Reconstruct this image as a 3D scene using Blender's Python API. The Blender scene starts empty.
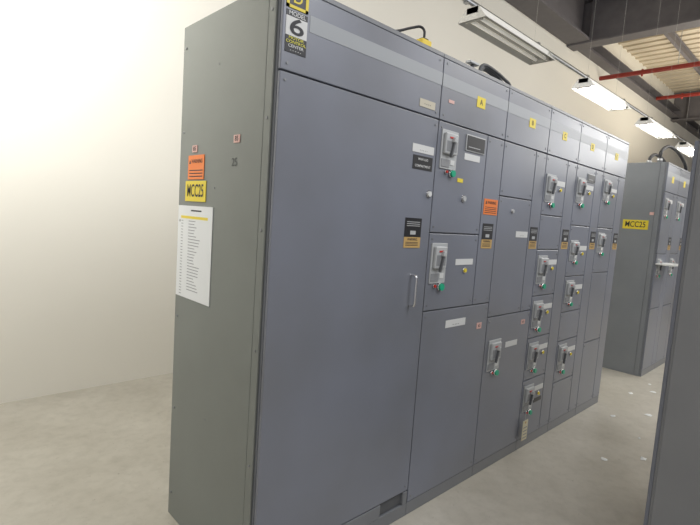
import bpy, bmesh, math, random
from mathutils import Vector, Matrix
random.seed(4)
S=bpy.context.scene
COL=S.collection
# ------------------------------------------------------------ materials
MATS={}
def mat(name,col,rough=.5,metal=0.0,noise=0.0,nscale=8.0,emit=0.0,spec=.5,col2=None):
    if name in MATS: return MATS[name]
    m=bpy.data.materials.new(name); m.use_nodes=True
    nt=m.node_tree; b=nt.nodes['Principled BSDF']
    b.inputs['Base Color'].default_value=(*col,1)
    b.inputs['Roughness'].default_value=rough
    b.inputs['Metallic'].default_value=metal
    b.inputs['Specular IOR Level'].default_value=spec
    if emit:
        b.inputs['Emission Color'].default_value=(*col,1); b.inputs['Emission Strength'].default_value=emit
    if noise:
        n=nt.nodes.new('ShaderNodeTexNoise'); n.inputs['Scale'].default_value=nscale; n.inputs['Detail'].default_value=6
        geo=nt.nodes.new('ShaderNodeNewGeometry')
        nt.links.new(geo.outputs['Position'],n.inputs['Vector'])
        r=nt.nodes.new('ShaderNodeValToRGB')
        r.color_ramp.elements[0].position=.3; r.color_ramp.elements[1].position=.7
        r.color_ramp.elements[0].color=(*[c*(1-noise) for c in (col2 or col)],1)
        r.color_ramp.elements[1].color=(*[min(1,c*(1+noise)) for c in col],1)
        nt.links.new(n.outputs['Fac'],r.inputs['Fac']); nt.links.new(r.outputs['Color'],b.inputs['Base Color'])
        mr=nt.nodes.new('ShaderNodeMapRange'); mr.inputs[3].default_value=rough-.08; mr.inputs[4].default_value=rough+.12
        nt.links.new(n.outputs['Fac'],mr.inputs[0]); nt.links.new(mr.outputs[0],b.inputs['Roughness'])
    MATS[name]=m; return m
PAINT=mat('paint_grey',(.185,.195,.212),.33,noise=.08,nscale=3,spec=.7)
PAINT2=mat('aisle_cabinet_grey',(.25,.255,.262),.38,noise=.08,nscale=2,spec=.6)
DOOR=mat('door_grey',(.192,.208,.256),.30,noise=.08,nscale=1.6,spec=.8,col2=(.19,.20,.225))
SIDE=mat('side_panel_lit_grey',(.205,.220,.203),.42,noise=.07,nscale=3)  # same cabinet paint, its lighter greener side light put into the colour
SIDE2=mat('end_panel_grey',(.22,.235,.25),.42,noise=.06,nscale=3)
STRIPE=mat('stripe_light_grey',(.34,.36,.38),.4)
DARK=mat('recess_grey',(.095,.10,.108),.6)
LGREY=mat('switch_grey',(.46,.475,.48),.4)
MGREY=mat('lever_grey',(.26,.268,.28),.4)
BLACK=mat('black_plastic',(.025,.025,.027),.35)
WHITE=mat('white_label',(.68,.69,.68),.5)
PLATE=mat('plate_white',(.66,.67,.66),.5)
PAPER=mat('paper_white',(.78,.80,.80),.6)
TAGC=mat('tag_cream',(.70,.65,.47),.6)
YEL=mat('yellow_label',(.78,.62,.04),.45)
AMB=mat('amber_label',(.55,.36,.13),.5)
ORG=mat('orange_label',(.85,.22,.04),.45)
PINK=mat('pink_label',(.72,.45,.40),.5)
RED=mat('red_plastic',(.5,.03,.02),.35)
GRN=mat('green_plastic',(.01,.40,.22),.3)
CHR=mat('chrome',(.75,.75,.76),.18,1.0)
INK=mat('ink_dark',(.03,.03,.035),.6)
INKG=mat('ink_grey',(.3,.3,.32),.6)
FAINT=mat('ink_faint',(.10,.11,.105),.6)
STEEL=mat('dark_steel',(.14,.13,.135),.6,noise=.1)
PIPE=mat('red_pipe',(.35,.035,.025),.45)
GALV=mat('galvanised',(.42,.43,.44),.4,.6)
SCREW=mat('screw_grey',(.25,.26,.27),.4,.5)
CABLE=mat('black_cable',(.015,.015,.017),.5)
FLEX=mat('grey_conduit',(.07,.073,.078),.5)
YBOX=mat('yellow_plastic',(.75,.55,.03),.4)
FIXOFF=mat('fixture_unlit_tone',(.56,.55,.51),.4)  # housing white darkened in the colour for the unlit fixture
FIXON=mat('fixture_lit_tone',(.85,.84,.80),.4)  # same housing white, tube glow painted in as a brighter colour
WIRE=mat('hanger_wire',(.55,.53,.48),.6)
TUBEOFF=mat('tube_dim',(1,.97,.88),.3,emit=.15)
TUBEON=mat('tube_bright',(1,.98,.93),.3,emit=24)

# ------------------------------------------------------------ mesh builder
_tc={}
def text_mesh(s):
    if s in _tc: return _tc[s]
    cu=bpy.data.curves.new('t','FONT'); cu.body=s; cu.size=1; cu.align_x='CENTER'; cu.align_y='CENTER'; cu.offset=.012
    o=bpy.data.objects.new('t',cu); COL.objects.link(o)
    dg=bpy.context.evaluated_depsgraph_get()
    me=bpy.data.meshes.new_from_object(o.evaluated_get(dg))
    bpy.data.objects.remove(o)
    d=([v.co.copy() for v in me.vertices],[list(p.vertices) for p in me.polygons])
    bpy.data.meshes.remove(me); _tc[s]=d; return d
class MB:
    def __init__(s): s.bm=bmesh.new(); s.mats=[]
    def mi(s,m):
        if m not in s.mats: s.mats.append(m)
        return s.mats.index(m)
    def merge(s,t,m,M=None):
        i=s.mi(m); mp={}
        for v in t.verts: mp[v]=s.bm.verts.new(M@v.co if M else v.co)
        for f in t.faces:
            try: nf=s.bm.faces.new([mp[v] for v in f.verts]); nf.material_index=i; nf.smooth=f.smooth
            except ValueError: pass
        t.free()
    def box(s,x0,x1,y0,y1,z0,z1,m,bev=0,M=None):
        t=bmesh.new(); bmesh.ops.create_cube(t,size=1)
        for v in t.verts: v.co=Vector(((x0+x1)/2+v.co.x*(x1-x0),(y0+y1)/2+v.co.y*(y1-y0),(z0+z1)/2+v.co.z*(z1-z0)))
        if bev: bmesh.ops.bevel(t,geom=list(t.edges),offset=bev,segments=2,affect='EDGES',profile=.5)
        s.merge(t,m,M); return s
    def cyl(s,p0,p1,r,m,seg=16,r2=None):
        p0=Vector(p0);p1=Vector(p1);d=p1-p0
        t=bmesh.new(); bmesh.ops.create_cone(t,cap_ends=True,segments=seg,radius1=r,radius2=r if r2 is None else r2,depth=d.length)
        for f in t.faces: f.smooth=len(f.verts)==4
        M=Matrix.Translation((p0+p1)/2)@d.to_track_quat('Z','Y').to_matrix().to_4x4()
        s.merge(t,m,M); return s
    def tube(s,pts,r,m,seg=10,sub=6):
        pts=[Vector(p) for p in pts]
        P=[pts[0]]+pts+[pts[-1]]; q=[]
        for i in range(1,len(P)-2):
            for k in range(sub):
                t=k/sub;a,b,c,d=P[i-1],P[i],P[i+1],P[i+2]
                q.append(.5*((2*b)+(c-a)*t+(2*a-5*b+4*c-d)*t*t+(3*b-a-3*c+d)*t**3))
        q.append(pts[-1]); i=s.mi(m); rings=[]
        up=Vector((.13,.21,.97))
        for k,c in enumerate(q):
            d=(q[min(k+1,len(q)-1)]-q[max(k-1,0)]).normalized()
            a=d.cross(up)
            if a.length<.1: a=d.cross(Vector((1,0,0)))
            a.normalize(); b=d.cross(a)
            rings.append([s.bm.verts.new(c+r*(math.cos(w)*a+math.sin(w)*b)) for w in [2*math.pi*j/seg for j in range(seg)]])
        for k in range(len(rings)-1):
            for j in range(seg):
                f=s.bm.faces.new([rings[k][j],rings[k][(j+1)%seg],rings[k+1][(j+1)%seg],rings[k+1][j]]); f.material_index=i; f.smooth=True
        for R in (rings[0],rings[-1]):
            f=s.bm.faces.new(R); f.material_index=i
        return s
    def poly(s,pts,m):
        f=s.bm.faces.new([s.bm.verts.new(p) for p in pts]); f.material_index=s.mi(m); return s
    def text(s,body,o,xd,yd,h,m,sx=1.0):
        vs,fs=text_mesh(body); i=s.mi(m); o=Vector(o);xd=Vector(xd);yd=Vector(yd)
        nv=[s.bm.verts.new(o+xd*v.x*h*sx+yd*v.y*h) for v in vs]
        for f in fs:
            try: nf=s.bm.faces.new([nv[k] for k in f]); nf.material_index=i
            except ValueError: pass
        return s
    def done(s,name,parent=None,origin=None,label=None,category=None,group=None,kind=None):
        if origin is None:
            c=[v.co for v in s.bm.verts]
            origin=Vector(((min(v.x for v in c)+max(v.x for v in c))/2,(min(v.y for v in c)+max(v.y for v in c))/2,min(v.z for v in c)))
        origin=Vector(origin)
        for v in s.bm.verts: v.co-=origin
        me=bpy.data.meshes.new(name); s.bm.to_mesh(me); s.bm.free()
        for m in s.mats: me.materials.append(m)
        o=bpy.data.objects.new(name,me); COL.objects.link(o); o.location=origin
        if parent: o.parent=parent; o.location=origin-WP[parent]
        WP[o]=origin
        if label: o['label']=label
        if category: o['category']=category
        if group: o['group']=group
        if kind: o['kind']=kind
        return o
WP={}
def empty(name,loc,label,category,group=None):
    o=bpy.data.objects.new(name,None); COL.objects.link(o); o.location=loc; o.empty_display_size=.1
    WP[o]=Vector(loc); o['label']=label; o['category']=category
    if group: o['group']=group
    return o
FX=(1,0,0);FZ=(0,0,1);SX=(0,-1,0)
H=2.32; D=.74; YD=-.016   # door front plane

# ------------------------------------------------------------ cabinet parts
def door(par,x0,x1,z0,z1,name='unit_door',m=None):
    b=MB(); g=.003
    b.box(x0+g,x1-g,YD,.0,z0+g,z1-g,m or DOOR,.003)
    for x in (x0+.025,x1-.025):
        for z in (z0+.03,z1-.03):
            b.cyl((x,YD+.001,z),(x,YD-.003,z),.005,SCREW,10)
    return b.done(name,par)
def label_flat(par,x0,x1,z0,z1,m,name='label_plate',lines=(),ink=INK,y=YD,hf=.72):
    b=MB(); b.box(x0,x1,y-.002,y+.0005,z0,z1,m)
    n=len(lines)
    for i,l in enumerate(lines):
        h=(z1-z0)/n*hf; zc=z1-(z1-z0)*(i+.5)/n
        w=max(len(l),1)*.62*h; sx=min(1,(x1-x0)*.88/w)
        b.text(l,((x0+x1)/2,y-.0026,zc),FX,FZ,h,ink,sx)
    return b.done(name,par)
def warn(par,x0,x1,z0=1.395,z1=1.535):
    b=MB(); y=YD; zz=z0+(z1-z0)*.36
    b.box(x0,x1,y-.002,y+.0005,zz,z1,BLACK); b.box(x0,x1,y-.002,y+.0005,z0,zz,AMB)
    w=x1-x0; cx=(x0+x1)/2
    for i in range(3): b.box(x0+.1*w,x1-.1*w,y-.0027,y-.0015,z1-.02-i*.009,z1-.017-i*.009,LGREY)
    b.box(cx-.02,cx+.02,y-.0027,y-.0015,zz+.012,zz+.03,LGREY)
    b.text('WARNING',(cx,y-.0027,zz-.011),FX,FZ,.017,INK,.9)
    for i in range(3): b.box(x0+.1*w,x1-.15*w,y-.0027,y-.0015,zz-.026-i*.007,zz-.0235-i*.007,INK)
    return b.done('warning_label',par,label='black and amber warning sticker')
def orange(par,x0,x1,z0,z1):
    b=MB(); y=YD; cx=(x0+x1)/2; h=z1-z0
    b.box(x0,x1,y-.002,y+.0005,z0,z1,ORG)
    b.poly([(x0+.012,y-.0027,z1-.028),(x0+.03,y-.0027,z1-.028),(x0+.021,y-.0027,z1-.01)],INK)
    b.text('WARNING',(cx+.008,y-.0027,z1-.02),FX,FZ,.022,INK,.85)
    for i in range(4): b.box(x0+.012,x1-.012,y-.0027,y-.0015,z0+.01+i*.01,z0+.013+i*.01,INK)
    return b.done('warning_label',par,label='orange warning sticker with black lettering')
def disconnect(par,x0,x1,z0,z1):
    y=YD; w=x1-x0; cx=(x0+x1)/2; h=z1-z0; q=h/.24
    b=MB()
    b.box(x0,x1,y-.006,y,z0+h*.20,z1,LGREY,.002)
    b.box(x0+.012*q,x1-.02*q,y-.024,y-.006,z0+h*.50,z1-.015*q,LGREY,.006)
    b.box(x0+.02*q,x1-.032*q,y-.0255,y-.023,z0+h*.56,z1-.055*q,MGREY,.001)
    b.box(x0+.006,x0+w*.55,y-.009,y-.005,z0+h*.24,z0+h*.40,MGREY,.001)
    b.box(x0+w*.60,x0+w*.85,y-.009,y-.005,z0+h*.30,z0+h*.40,WHITE)
    b.box(x0+w*.30,x0+w*.55,y-.0265,y-.023,z1-.042*q,z1-.034*q,RED)
    d=b.done('disconnect_switch',par,label='light grey rotary disconnect operator with slim lever')
    b=MB(); zc=z0+h*.66
    M=Matrix.Translation((cx-.005,0,zc))@Matrix.Rotation(math.radians(14),4,'Y')
    b.box(-.005,.005,y-.038,y-.024,-.055*q,.035*q,DARK,.002,M)
    b.box(-.011,.011,y-.042,y-.024,.02*q,.045*q,LGREY,.004,M)
    b.done('lever_handle',d,label='slim dark grey lever handle')
    b=MB(); b.cyl((x1-.035*q,y,z0+.03*q),(x1-.035*q,y-.012,z0+.03*q),.020*q,CHR,18); b.cyl((x1-.035*q,y-.012,z0+.03*q),(x1-.035*q,y-.022,z0+.03*q),.017*q,GRN,18)
    b.done('push_button',d,label='green push button')
    b=MB(); b.cyl((x1-.08*q,y,z0+.035*q),(x1-.08*q,y-.008,z0+.035*q),.010*q,CHR,16); b.cyl((x1-.08*q,y-.008,z0+.035*q),(x1-.08*q,y-.014,z0+.035*q),.007*q,RED,16)
    b.done('pilot_light',d,label='small red pilot light')
    return d
def knob(par,x,z,m=YEL,r=.011,name='indicator_button'):
    b=MB(); b.cyl((x,YD,z),(x,YD-.005,z),r*1.4,CHR,16); b.cyl((x,YD-.005,z),(x,YD-.011,z),r,m,16)
    return b.done(name,par)
def meter(par,x0,x1,z0,z1):
    b=MB(); b.box(x0,x1,YD-.006,YD,z0,z1,LGREY,.003); b.box(x0+.006,x1-.006,YD-.008,YD-.004,z0+.006,z1-.006,BLACK,.001)
    b.box(x0+.02,x1-.05,YD-.0088,YD-.0075,z0+.02,z0+.024,LGREY)
    return b.done('display_window',par,label='black rectangular display window')
def body(par,x0,x1):
    b=MB()
    b.box(x0+.001,x1-.001,.0,D,.0,H,PAINT)
    b.box(x0+.001,x1-.001,-.014,.0,.0,.07,PAINT,.003)
    b.box(x0+.001,x1-.001,-.014,.0,H-.02,H,PAINT,.003)
    b.done('cabinet_body',par)
def header(par,x0,x1,sx0=None):
    b=MB(); g=.003
    b.box(x0+g,x1-g,YD,0,2.012+g,H-.022,DOOR,.003)
    b.box((sx0 if sx0 else x0+g),x1-g,YD-.0012,YD,2.170,2.228,STRIPE)
    for x in (x0+.03,x1-.03):
        for z in (2.04,2.28):
            b.cyl((x,YD+.001,z),(x,YD-.003,z),.005,SCREW,10)
    b.done('header_panel',par)
GRP='row of grey motor control cabinets'
XS=[0,.927,1.554,2.1007,2.5963,3.1222,3.6425]
lab=['tall blue-grey control cabinet with wide blank door and side stickers',
 'blue-grey control cabinet marked A with two switch units and orange sticker',
 'blue-grey control cabinet marked B with one low switch unit',
 'blue-grey control cabinet with five stacked switch units and hanging tag',
 'blue-grey control cabinet with four switch units and black window',
 'blue-grey control cabinet at row end with upper switch units']
C=[empty('control_cabinet',(XS[i]+ (XS[i+1]-XS[i])/2,D/2,0),lab[i],'electrical cabinet',GRP) for i in range(6)]
for i in range(6): body(C[i],XS[i],XS[i+1]); header(C[i],XS[i],XS[i+1],.12 if i==0 else None)
# --- section 1
c=C[0]
door(c,0,.927,.14,2.012,'cabinet_door')
b=MB(); b.box(.003,.72,YD,0,.0705,.137,PAINT,.003); b.box(.72,.89,-.004,0,.075,.135,DARK,.002); b.box(.89,.924,YD,0,.0705,.137,PAINT,.003); b.done('kick_panel',c)
b=MB(); hx=.812; b.tube([(hx,YD,1.265),(hx,YD-.025,1.262),(hx,YD-.032,1.245),(hx,YD-.032,1.19),(hx,YD-.032,1.135),(hx,YD-.025,1.118),(hx,YD,1.115)],.006,CHR); b.done('door_handle',c,label='chrome bow handle')
knob(c,.892,1.655,WHITE,.013,'door_lock')
label_flat(c,.755,.90,1.762,1.825,BLACK,'name_plate',('MAIN LUG','COMPARTMENT'),WHITE,hf=.5)
label_flat(c,.745,.905,1.838,1.875,WHITE,'label_plate',('. . . . .',))
label_flat(c,.77,.885,2.045,2.08,mat('tan_label',(.55,.51,.40),.5),'label_plate',('- - - -',))
warn(c,.735,.855)
b=MB(); y=YD
b.box(.014,.108,y-.002,y,2.226,2.297,BLACK)
for (a0,a1,z0,z1) in ((.014,.108,2.287,2.297),(.014,.108,2.226,2.236),(.014,.026,2.226,2.297),(.096,.108,2.226,2.297)): b.box(a0,a1,y-.003,y-.0015,z0,z1,YEL)
b.text('D',(.061,y-.003,2.262),FX,FZ,.052,YEL,1.1)
b.done('brand_emblem',c,label='black square emblem with yellow framed D')
b=MB(); b.box(.016,.108,y-.002,y,2.198,2.218,BLACK); b.text('MODEL',(.062,y-.003,2.208),FX,FZ,.020,WHITE,1.1)
b.box(.016,.108,y-.002,y,2.134,2.198,PLATE)
b.text('6',(.062,y-.003,2.165),FX,FZ,.078,INK,1.75)
b.box(.016,.108,y-.002,y,2.078,2.134,BLACK)
YG=mat('yellow_green_ink',(.7,.66,.08),.5)
for i,(t,mm) in enumerate((('MOTOR',YG),('CONTROL',YG),('CENTER',WHITE),('- - - - -',WHITE))): b.text(t,(.062,y-.003,2.127-i*.0135),FX,FZ,.014,mm,1.3)
b.done('model_plate',c,label='white and black plate reading MODEL 6')
# side panel
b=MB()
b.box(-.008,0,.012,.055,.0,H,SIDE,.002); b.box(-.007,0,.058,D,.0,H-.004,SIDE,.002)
for z in (.12,.55,1.0,1.45,1.85,2.22):
    for yy in (.034,D-.03): b.cyl((-.006,yy,z),(-.011,yy,z),.006,SCREW,10)
for z in (.6,1.1,1.6,2.1): b.cyl((-.006,.40,z),(-.009,.40,z),.004,SCREW,8)
b.text('25',(-.0086,.245,1.70),SX,FZ,.045,FAINT)
b.done('side_panel',c,label='grey end panel with bolts, greenish light painted in')
def side_lab(par,x,y0,y1,z0,z1,m,name,lines=(),ink=INK,label=None,extra=None):
    b=MB(); b.box(x-.002,x+.0005,y0,y1,z0,z1,m)
    n=len(lines)
    for i,l in enumerate(lines):
        h=(z1-z0)/n*.85; zc=z1-(z1-z0)*(i+.5)/n; w=len(l)*.70*h; sx=min(1.2,(y1-y0)*.90/w)
        b.text(l,(x-.0028,(y0+y1)/2,zc),SX,FZ,h,ink,sx)
    if extra: extra(b)
    return b.done(name,par,label=label)
def ex_or(b):
    x=-.0106
    for i in range(3): b.box(x-.0005,x+.0008,.505,.63,1.648+i*.013,1.652+i*.013,INK)
    b.text('WARNING',(x-.0006,.56,1.715),SX,FZ,.024,INK,.9)
    b.poly([(x-.0006,.635,1.705),(x-.0006,.617,1.705),(x-.0006,.626,1.723)],INK)
side_lab(c,-.0085,.495,.645,1.637,1.742,ORG,'warning_label',label='orange warning sticker',extra=ex_or)
side_lab(c,-.0085,.47,.665,1.54,1.63,YEL,'identification_label',('MCC25',),label='yellow label reading MCC25')
def ex_pa(b):
    x=-.0106
    b.box(x-.0004,x+.0008,.50,.60,1.496,1.502,INK)
    for i in range(26):
        z=1.45-i*.0135
        b.box(x-.0004,x+.0008,.675,.695,z,z+.003,INKG)
        if i<24:
            w=random.uniform(.05,.12); b.box(x-.0004,x+.0008,.62-w,.62,z,z+.0032,INKG)
    b.box(x-.0003,x+.0009,.44,.70,1.462,1.474,YEL)
side_lab(c,-.0085,.40,.73,1.10,1.52,PAPER,'paper_schedule',label='white printed schedule sheet taped to panel',extra=ex_pa)
side_lab(c,-.0085,.565,.61,1.755,1.785,PINK,'small_sticker',('85',),INK)
side_lab(c,-.0085,.21,.255,1.775,1.805,PINK,'small_sticker',('85',),INK)
# --- section 2
c=C[1]; w=1.375
door(c,.927,w,1.47,2.012); door(c,.927,w,1.075,1.47); door(c,w,1.554,1.075,2.012,'wireway_door'); door(c,.927,1.554,.07,1.075,'lower_door')
label_flat(c,1.235,1.315,2.135,2.19,YEL,'section_letter',('A',))
meter(c,1.165,1.345,1.90,1.985); label_flat(c,1.165,1.31,1.855,1.888,WHITE)
disconnect(c,.955,1.09,1.74,1.975); disconnect(c,.95,1.08,1.165,1.42)
orange(c,1.395,1.54,1.585,1.672); warn(c,1.405,1.515)
knob(c,1.19,1.655,LGREY,.014,'door_latch'); knob(c,1.26,1.275,YEL)
label_flat(c,1.17,1.335,1.305,1.337,WHITE); label_flat(c,1.13,1.315,.970,1.010,WHITE,lines=('.. ... ..',))
label_flat(c,1.44,1.49,.93,.965,PINK,'small_sticker',('65',))
label_flat(c,1.12,1.17,1.735,1.755,YEL,'small_sticker'); label_flat(c,.99,1.035,2.105,2.12,PINK,'small_sticker')
# --- section 3
c=C[2]; w=1.955
door(c,1.554,w,1.70,2.012); door(c,1.554,w,.985,1.70); door(c,w,2.1007,.985,2.012,'wireway_door'); door(c,1.554,2.1007,.07,.985,'lower_door')
label_flat(c,1.82,1.90,2.135,2.19,YEL,'section_letter',('B',))
label_flat(c,1.79,1.94,1.465,1.502,WHITE,lines=('. . . .',)); warn(c,1.975,2.075)
disconnect(c,1.595,1.735,.60,.84); label_flat(c,1.80,1.95,.77,.805,WHITE); knob(c,1.72,1.62,LGREY,.01,'door_latch')
label_flat(c,1.98,2.03,.90,.93,PINK,'small_sticker',('65',))
# --- section 4
c=C[3]; w=2.435
zs=[2.012,1.62,1.39,1.075,.785,.49,.07]
for a,b2 in zip(zs[1:],zs[:-1]): door(c,2.1007,w,a,b2)
door(c,w,2.5963,.07,2.012,'wireway_door')
for z0,z1 in ((1.66,1.89),(1.11,1.35),(.81,1.04),(.52,.75),(.22,.45)):
    disconnect(c,2.125,2.265,z0,z1); label_flat(c,2.29,2.42,z1-.065,z1-.03,WHITE); knob(c,2.35,z1-.09,YEL)
label_flat(c,2.30,2.37,2.135,2.19,YEL,'section_letter',('C',)); warn(c,2.47,2.575)
label_flat(c,2.29,2.41,.30,.33,BLACK)
b=MB(); b.cyl((2.15,YD-.02,.28),(2.15,YD-.022,.21),.0015,WHITE,6); b.box(2.115,2.187,YD-.026,YD-.023,.075,.215,TAGC,.0008)
for i in range(4): b.box(2.125,2.177,YD-.0268,YD-.0255,.09+i*.024,.096+i*.024,INKG)
b.cyl((2.15,YD-.0275,.20),(2.15,YD-.0255,.20),.008,AMB,12)
b.done('paper_tag',c,label='cream paper tag hanging from a string')
# --- section 5
c=C[4]; w=2.96
zs=[2.012,1.57,1.19,.92,.70,.38,.07]
for a,b2 in zip(zs[1:],zs[:-1]): door(c,2.5963,w,a,b2)
door(c,w,3.1222,.07,2.012,'wireway_door')
for z0,z1 in ((1.69,1.92),(1.27,1.46),(.95,1.16),(.42,.67)):
    disconnect(c,2.625,2.765,z0,z1); label_flat(c,2.80,2.94,z1-.075,z1-.04,WHITE); knob(c,2.86,z1-.10,YEL)
meter(c,2.80,2.945,1.90,1.965); warn(c,3.0,3.10)
label_flat(c,2.80,2.87,2.135,2.19,YEL,'section_letter',('D',))
# --- section 6
c=C[5]; w=3.48
zs=[2.012,1.57,1.2,.62,.07]
for a,b2 in zip(zs[1:],zs[:-1]): door(c,3.1222,w,a,b2)
door(c,w,3.6425,.07,2.012,'wireway_door')
disconnect(c,3.15,3.29,1.75,1.96); label_flat(c,3.33,3.46,1.87,1.90,WHITE); knob(c,3.38,1.84,YEL)
disconnect(c,3.15,3.29,1.33,1.53); warn(c,3.52,3.62)
label_flat(c,3.33,3.40,2.135,2.19,YEL,'section_letter',('E',))
# ------------------------------------------------------------ second bank
X2=4.92
GRP2='second row of control cabinets'
for i in range(5):
    x0=X2+i*.508; x1=x0+.508; w=x0+.35
    c=empty('control_cabinet',((x0+x1)/2,D/2,0),'blue-grey control cabinet in the farther row beyond the gap' if i else 'blue-grey end cabinet with yellow MCC25 label and black cables above','electrical cabinet',GRP2)
    body(c,x0,x1); header(c,x0,x1)
    for a,b2 in ((.07,.75),(.75,1.35),(1.35,2.012)): door(c,x0,w,a,b2)
    door(c,w,x1,.07,2.012,'wireway_door')
    disconnect(c,x0+.03,x0+.16,1.72,1.95); disconnect(c,x0+.03,x0+.16,1.08,1.30)
    label_flat(c,x0+.2,x0+.33,1.9,1.94,WHITE); label_flat(c,x0+.2,x0+.28,2.12,2.19,YEL,'section_letter'); warn(c,x0+.38,x0+.48)
    if i==0:
        b=MB(); b.box(x0-.008,x0,.012,.055,0,H,SIDE2,.002); b.box(x0-.007,x0,.058,D,0,H-.004,SIDE2,.002)
        for z in (.12,.85,1.55,2.22): b.cyl((x0-.006,.034,z),(x0-.011,.034,z),.006,SCREW,10)
        b.done('side_panel',c,label='grey end panel')
        side_lab(c,x0-.0085,.10,.35,1.60,1.70,YEL,'identification_label',('MCC25',),label='yellow label reading MCC25')
        side_lab(c,x0-.0085,.06,.10,1.76,1.79,PINK,'small_sticker')
        b=MB(); b.box(x0-.02,x0+.42,-.19,YD,1.235,1.25,WHITE,.003); b.box(x0-.02,x0+.42,-.19,-.183,1.25,1.262,WHITE,.002); b.done('fold_shelf',c,label='small white fold-out shelf')
# ------------------------------------------------------------ opposite bank (near)
HN=1.95
for i in range(2):
    x0=1.42+i*.6; x1=x0+.6; y1=-.965; y0=y1-.9
    c=empty('control_cabinet',((x0+x1)/2,(y0+y1)/2,0),'plain grey cabinet across the aisle, blank end panel','electrical cabinet','cabinets across the aisle')
    b=MB(); b.box(x0+.001,x1-.001,y0,y1,0,HN,PAINT2,.004); b.done('cabinet_body',c)
    b=MB(); b.box(x0+.004,x1-.004,y1,y1+.016,.08,HN-.02,DOOR,.003); b.done('cabinet_door',c)
    if i==0:
        b=MB(); b.box(x0-.006,x0,y0+.03,y1-.012,.02,HN-.02,PAINT2,.002)
        b.done('side_panel',c)
# ------------------------------------------------------------ things on top
b=MB(); b.box(.79,.86,.012,.06,H+.001,H+.038,YBOX,.006); b.box(.805,.845,.02,.05,H+.038,H+.046,BLACK,.004)
b.tube([(.825,.035,H+.04),(.825,.035,H+.08),(.81,.05,H+.098),(.77,.07,H+.085),(.68,.10,H+.05),(.5,.13,H+.02),(.2,.15,H+.012)],.006,CABLE)
b.done('cable_connector',label='yellow plastic cable connector with black cord on the cabinet top',category='cable connector')
for k in range(4):
    yy=.04+k*.045; xa=1.32+k*.06
    b=MB(); b.cyl((xa,yy,H+.001),(xa,yy,H+.02),.016,GALV,14)
    b.tube([(xa,yy,H+.015),(xa+.01,yy,H+.05),(xa+.06,yy,H+.07+.015*k),(xa+.18,yy,H+.06+.015*k),(xa+.26,yy,H+.045),(xa+.32,yy,H+.03),(xa+.34,yy,H+.001)],.009,FLEX)
    b.done('flexible_conduit',label='dark grey flexible conduit lying low over the cabinet top',category='conduit',group='conduits over the cabinet row')
b=MB(); b.cyl((1.62,.30,H+.001),(1.62,.30,H+.05),.04,GALV,18); b.cyl((1.62,.30,H+.05),(1.62,.29,H+.18),.012,FLEX,10); b.box(1.57,1.67,.27,.31,H+.18,H+.195,LGREY,.004)
b.done('conduit_hub',label='grey conduit hub with short riser on the cabinet top',category='conduit fitting')
for k,(hh,ll) in enumerate(((.21,1.15),(.13,.75))):
    x0=X2+.03+k*.12; yy=.08+k*.13; b=MB(); b.cyl((x0,yy,H+.002),(x0,yy,H+.04),.026,GALV,14)
    b.tube([(x0,yy,H+.03),(x0+.03,yy,H+hh*.6),(x0+.25*ll,yy,H+hh),(x0+.6*ll,yy,H+hh*.95),(x0+.93*ll,yy,H+hh*.5),(x0+ll,yy,H+.02)],.018,CABLE)
    b.done('power_cable',label='black cable arching loosely over the cabinet top',category='cable',group='cables over the farther row')
# ------------------------------------------------------------ room
def plane_mat_floor():
    m=bpy.data.materials.new('concrete_floor'); m.use_nodes=True; nt=m.node_tree; b=nt.nodes['Principled BSDF']
    g=nt.nodes.new('ShaderNodeNewGeometry')
    def N(sc,det=8):
        n=nt.nodes.new('ShaderNodeTexNoise'); n.inputs['Scale'].default_value=sc; n.inputs['Detail'].default_value=det; n.inputs['Roughness'].default_value=.65
        nt.links.new(g.outputs['Position'],n.inputs['Vector']); return n
    def mul(a,bb):
        mx=nt.nodes.new('ShaderNodeMix'); mx.data_type='RGBA'; mx.blend_type='MULTIPLY'; mx.inputs[0].default_value=1
        nt.links.new(a,mx.inputs[6]); nt.links.new(bb,mx.inputs[7]); return mx.outputs[2]
    n1=N(1.6);r=nt.nodes.new('ShaderNodeValToRGB'); r.color_ramp.elements[0].position=.3;r.color_ramp.elements[1].position=.7
    r.color_ramp.elements[0].color=(.42,.395,.335,1); r.color_ramp.elements[1].color=(.56,.535,.47,1)
    nt.links.new(n1.outputs['Fac'],r.inputs['Fac'])
    n2=N(14);r2=nt.nodes.new('ShaderNodeValToRGB'); r2.color_ramp.elements[0].position=.3;r2.color_ramp.elements[1].position=.55
    r2.color_ramp.elements[0].color=(.88,.88,.87,1); r2.color_ramp.elements[1].color=(1,1,1,1)
    nt.links.new(n2.outputs['Fac'],r2.inputs['Fac'])
    n3=N(45,3);r3=nt.nodes.new('ShaderNodeValToRGB'); r3.color_ramp.elements[0].position=.27;r3.color_ramp.elements[1].position=.33
    r3.color_ramp.elements[0].color=(.6,.58,.54,1); r3.color_ramp.elements[1].color=(1,1,1,1)
    nt.links.new(n3.outputs['Fac'],r3.inputs['Fac'])
    nt.links.new(mul(mul(r.outputs['Color'],r2.outputs['Color']),r3.outputs['Color']),b.inputs['Base Color'])
    b.inputs['Roughness'].default_value=.36
    return m
FLOOR=plane_mat_floor()
WALL=mat('wall_cream',(.80,.775,.695),.5,noise=.02,nscale=.8)
CEIL=mat('roof_deck',(.56,.49,.38),.6,noise=.08,nscale=.9)
XA,XB,YA,YB,ZC=-5,24,-7,2.66,5.75
MB().box(XA,XB,YA,YB,-.1,0,FLOOR).done('floor',kind='structure')
MB().box(XA,XB,YB,YB+.15,0,ZC,WALL).done('wall_back',kind='structure')
MB().box(XB,XB+.15,YA,YB,0,ZC,WALL).done('wall_end',kind='structure')
b=MB(); b.box(XA,XB,YA,YB+.15,ZC,ZC+.1,CEIL)
for k in range(int((XB-5)/.3)): b.box(5+k*.3,5+k*.3+.07,YA,YB,ZC-.035,ZC+.01,CEIL)
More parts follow.
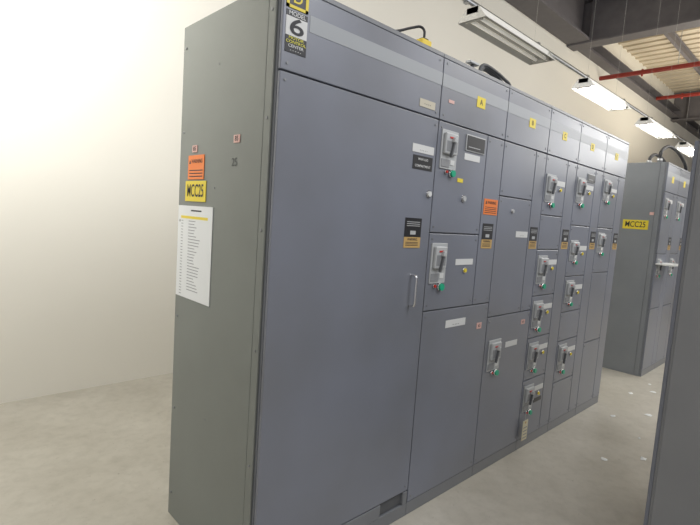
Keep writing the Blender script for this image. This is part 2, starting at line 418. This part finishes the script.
b.done('ceiling',kind='structure')
b=MB(); b.cyl((XA,YB-.031,4.62),(XB,YB-.031,4.62),.03,mat('conduit_grey',(.2,.2,.19),.5),12)
for i in range(12): b.box(-4+i*2.2,-3.94+i*2.2,YB-.04,YB-.001,4.56,4.68,GALV)
b.done('wall_conduit',label='long grey conduit strapped high along the wall',category='conduit')
b=MB(); b.box(XA,8.14,YB-.25,YB-.01,5.0,ZC-.04,STEEL); b.box(XA,8.14,YB-.42,YB-.01,4.96,5.0,STEEL)
b.done('trim_1',kind='structure')
b=MB()
for (z0,z1,ya,yb) in ((5.0,5.02,YB-.2,YB),(5.02,5.24,YB-.02,YB),(5.22,5.24,YB-.2,YB)): b.box(8.46,XB,ya,yb,z0,z1,STEEL)
b.done('trim_2',kind='structure')
for X in (8.3,15.6):
    b=MB(); zt=ZC-.04
    b.box(X-.15,X+.15,YA,YB-.01,4.93,4.96,STEEL); b.box(X-.012,X+.012,YA,YB-.01,4.96,zt,STEEL); b.box(X-.15,X+.15,YA,YB-.01,zt-.02,zt,STEEL)
    for k in range(5): b.box(X-.13,X+.13,YB-.4-k*1.8,YB-.385-k*1.8,4.96,zt-.02,STEEL)
    b.done('roof_beam',label='deep dark steel roof beam spanning from the wall',category='beam',group='roof beams')
for (xa,xb) in ((XA,8.14),(8.46,15.44),(15.76,XB)):
    for k in range(5):
        Y=1.6-k*1.75; b=MB()
        b.box(xa,xb,Y-.035,Y+.035,5.53,5.542,STEEL); b.box(xa,xb,Y-.004,Y+.004,5.54,5.70,STEEL); b.box(xa,xb,Y-.035,Y+.035,5.70,5.713,STEEL)
        b.done('roof_purlin',label='dark steel purlin running under the roof deck',category='purlin',group='roof purlins')
for X,Z in ((9.9,4.78),(13.0,5.0)):
    b=MB(); b.cyl((X,YA,Z),(X,YB-.001 if X<12 else YB-.25,Z),.045,PIPE,14)
    for k in range(3): b.cyl((X,YB-.8-k*2.4,Z-.075),(X,YB-.8-k*2.4,Z+.06),.02,PIPE,8); b.cyl((X,YB-1.4-k*1.8,Z),(X,YB-1.4-k*1.8,ZC),.006,GALV,8)
    b.done('sprinkler_pipe',label='red painted sprinkler pipe hung below the roof',category='pipe',group='sprinkler pipes')
# fluorescent fixtures on a common conduit run
Z=2.965; Y=.6
b=MB(); b.cyl((XA,Y,Z+.108),(XB-.001,Y,Z+.108),.010,GALV,12)
for x in (-3,15,22): b.cyl((x,Y,Z+.108),(x,Y,ZC-.001),.006,GALV,8)
b.done('lighting_conduit',label='thin grey conduit carrying the strip lights',category='conduit')
for k in range(5):
    xc=2.58+k*2.02; L=.56; on=k>0; FM=FIXON if on else FIXOFF
    e=empty('fluorescent_light',(xc,Y,Z),'white strip light fixture with dim tubes above the cabinets' if not on else 'white strip light fixture with glowing tubes above the cabinets','light fixture','strip lights above the cabinets')
    b=MB(); b.box(xc-L,xc+L,Y-.05,Y+.05,Z+.04,Z+.09,FM,.004)
    for s in (-1,1):
        for o in (0,.005): b.poly([(xc-L,Y+s*.05,Z+.05+o),(xc+L,Y+s*.05,Z+.05+o),(xc+L,Y+s*.115,Z+o),(xc-L,Y+s*.115,Z+o)],FM)
        b.poly([(xc-L,Y+s*.115,Z),(xc+L,Y+s*.115,Z),(xc+L,Y+s*.115,Z+.005),(xc-L,Y+s*.115,Z+.005)],FM)
        b.box(xc+s*(L-.03)-.012,xc+s*(L-.03)+.012,Y-.07,Y+.07,Z+.0,Z+.05,FM,.002)
        b.poly([(xc+s*L,Y-.115,Z),(xc+s*L,Y+.115,Z),(xc+s*L,Y+.05,Z+.09),(xc+s*L,Y-.05,Z+.09)],FM)
        b.box(xc+s*.4-.015,xc+s*.4+.015,Y-.012,Y+.012,Z+.088,Z+.096,GALV)
    b.done('reflector_housing',e)
    for s in (-1,1):
        b=MB(); b.cyl((xc-L+.04,Y+s*.04,Z+.02),(xc+L-.04,Y+s*.04,Z+.02),.014,TUBEON if on else TUBEOFF,12); b.done('fluorescent_tube',e)
        b=MB(); b.cyl((xc+s*.42,Y+.02,Z+.089),(xc+s*.42,Y+.02,ZC),.0008,WIRE,5); b.done('suspension_wire',e)
# floor debris
for (x,y) in ((4.45,-.25),(3.1,-.50),(4.7,-.15),(2.75,-.62),(5.0,-.35),(2.5,-.45),(3.7,-.4),(4.2,-.12),(3.4,-.22)):
    b=MB(); n=7; r=random.uniform(.015,.04); a0=random.random()*6
    pts=[(x+r*random.uniform(.6,1.2)*math.cos(a0+2*math.pi*i/n),y+r*random.uniform(.4,1)*math.sin(a0+2*math.pi*i/n),.001+random.uniform(0,.006)) for i in range(n)]
    cvs=(x,y,.010)
    for i in range(n): b.poly([pts[i],pts[(i+1)%n],cvs],PAPER)
    b.done('paper_scrap',label='small torn white paper scrap on the concrete floor',category='paper scrap',group='paper scraps on the floor')
# ------------------------------------------------------------ lights
def area(loc,target,size,power,col=(1,.97,.92),sy=None):
    l=bpy.data.lights.new('unseen_area','AREA'); l.energy=power; l.size=size; l.color=col
    if sy: l.shape='RECTANGLE'; l.size_y=sy
    o=bpy.data.objects.new('unseen_area_light',l); COL.objects.link(o); o.location=loc  # unseen area lights, added for fill, far glare and roof brightness
    o.rotation_euler=(Vector(target)-Vector(loc)).to_track_quat('-Z','Y').to_euler(); return o
area((-1.3,1.1,3.6),(-.5,2.66,3.0),.6,92,(1,.99,.95),1.6)
area((-2.5,-1.5,4.2),(.2,2.0,.5),1.5,42,(1,.97,.92))  # unseen fill added from the left
area((1.5,-2.6,4.2),(1.8,0,1.2),2.0,82,(.93,.95,1))  # unseen aisle-side fill added for the cabinet fronts
area((9.3,-2.1,3.5),(3.4,0,2.0),1.3,62,(1,.99,.96))  # added to mirror as glare in the far headers
area((6,-2.0,4.6),(5,0,0),3,115,(1,.97,.92))
area((12,0,3.2),(12,0,6),2.5,130,(1,.93,.80))  # uplight added to brighten the roof deck
area((9,-1,3.6),(10,0,6),1.5,60,(1,.93,.80))  # second added uplight under the roof deck
W=bpy.data.worlds.new('world'); S.world=W; W.use_nodes=True
W.node_tree.nodes['Background'].inputs[0].default_value=(.96,.96,1,1); W.node_tree.nodes['Background'].inputs[1].default_value=.40
# ------------------------------------------------------------ camera
cd=bpy.data.cameras.new('camera'); cam=bpy.data.objects.new('camera',cd); COL.objects.link(cam); S.camera=cam
cd.sensor_width=36; cd.lens=479.9/700*36; cd.clip_start=.02
f=Vector((.6895,.718,-.0952)).normalized(); r=Vector((.7241,-.6862,.0689)); r=(r-f*r.dot(f)).normalized(); u=r.cross(f)
M=Matrix((( r.x,u.x,-f.x,-.9779),(r.y,u.y,-f.y,-1.4524),(r.z,u.z,-f.z,1.5215),(0,0,0,1)))
cam.matrix_world=M
S.view_settings.view_transform='Standard'
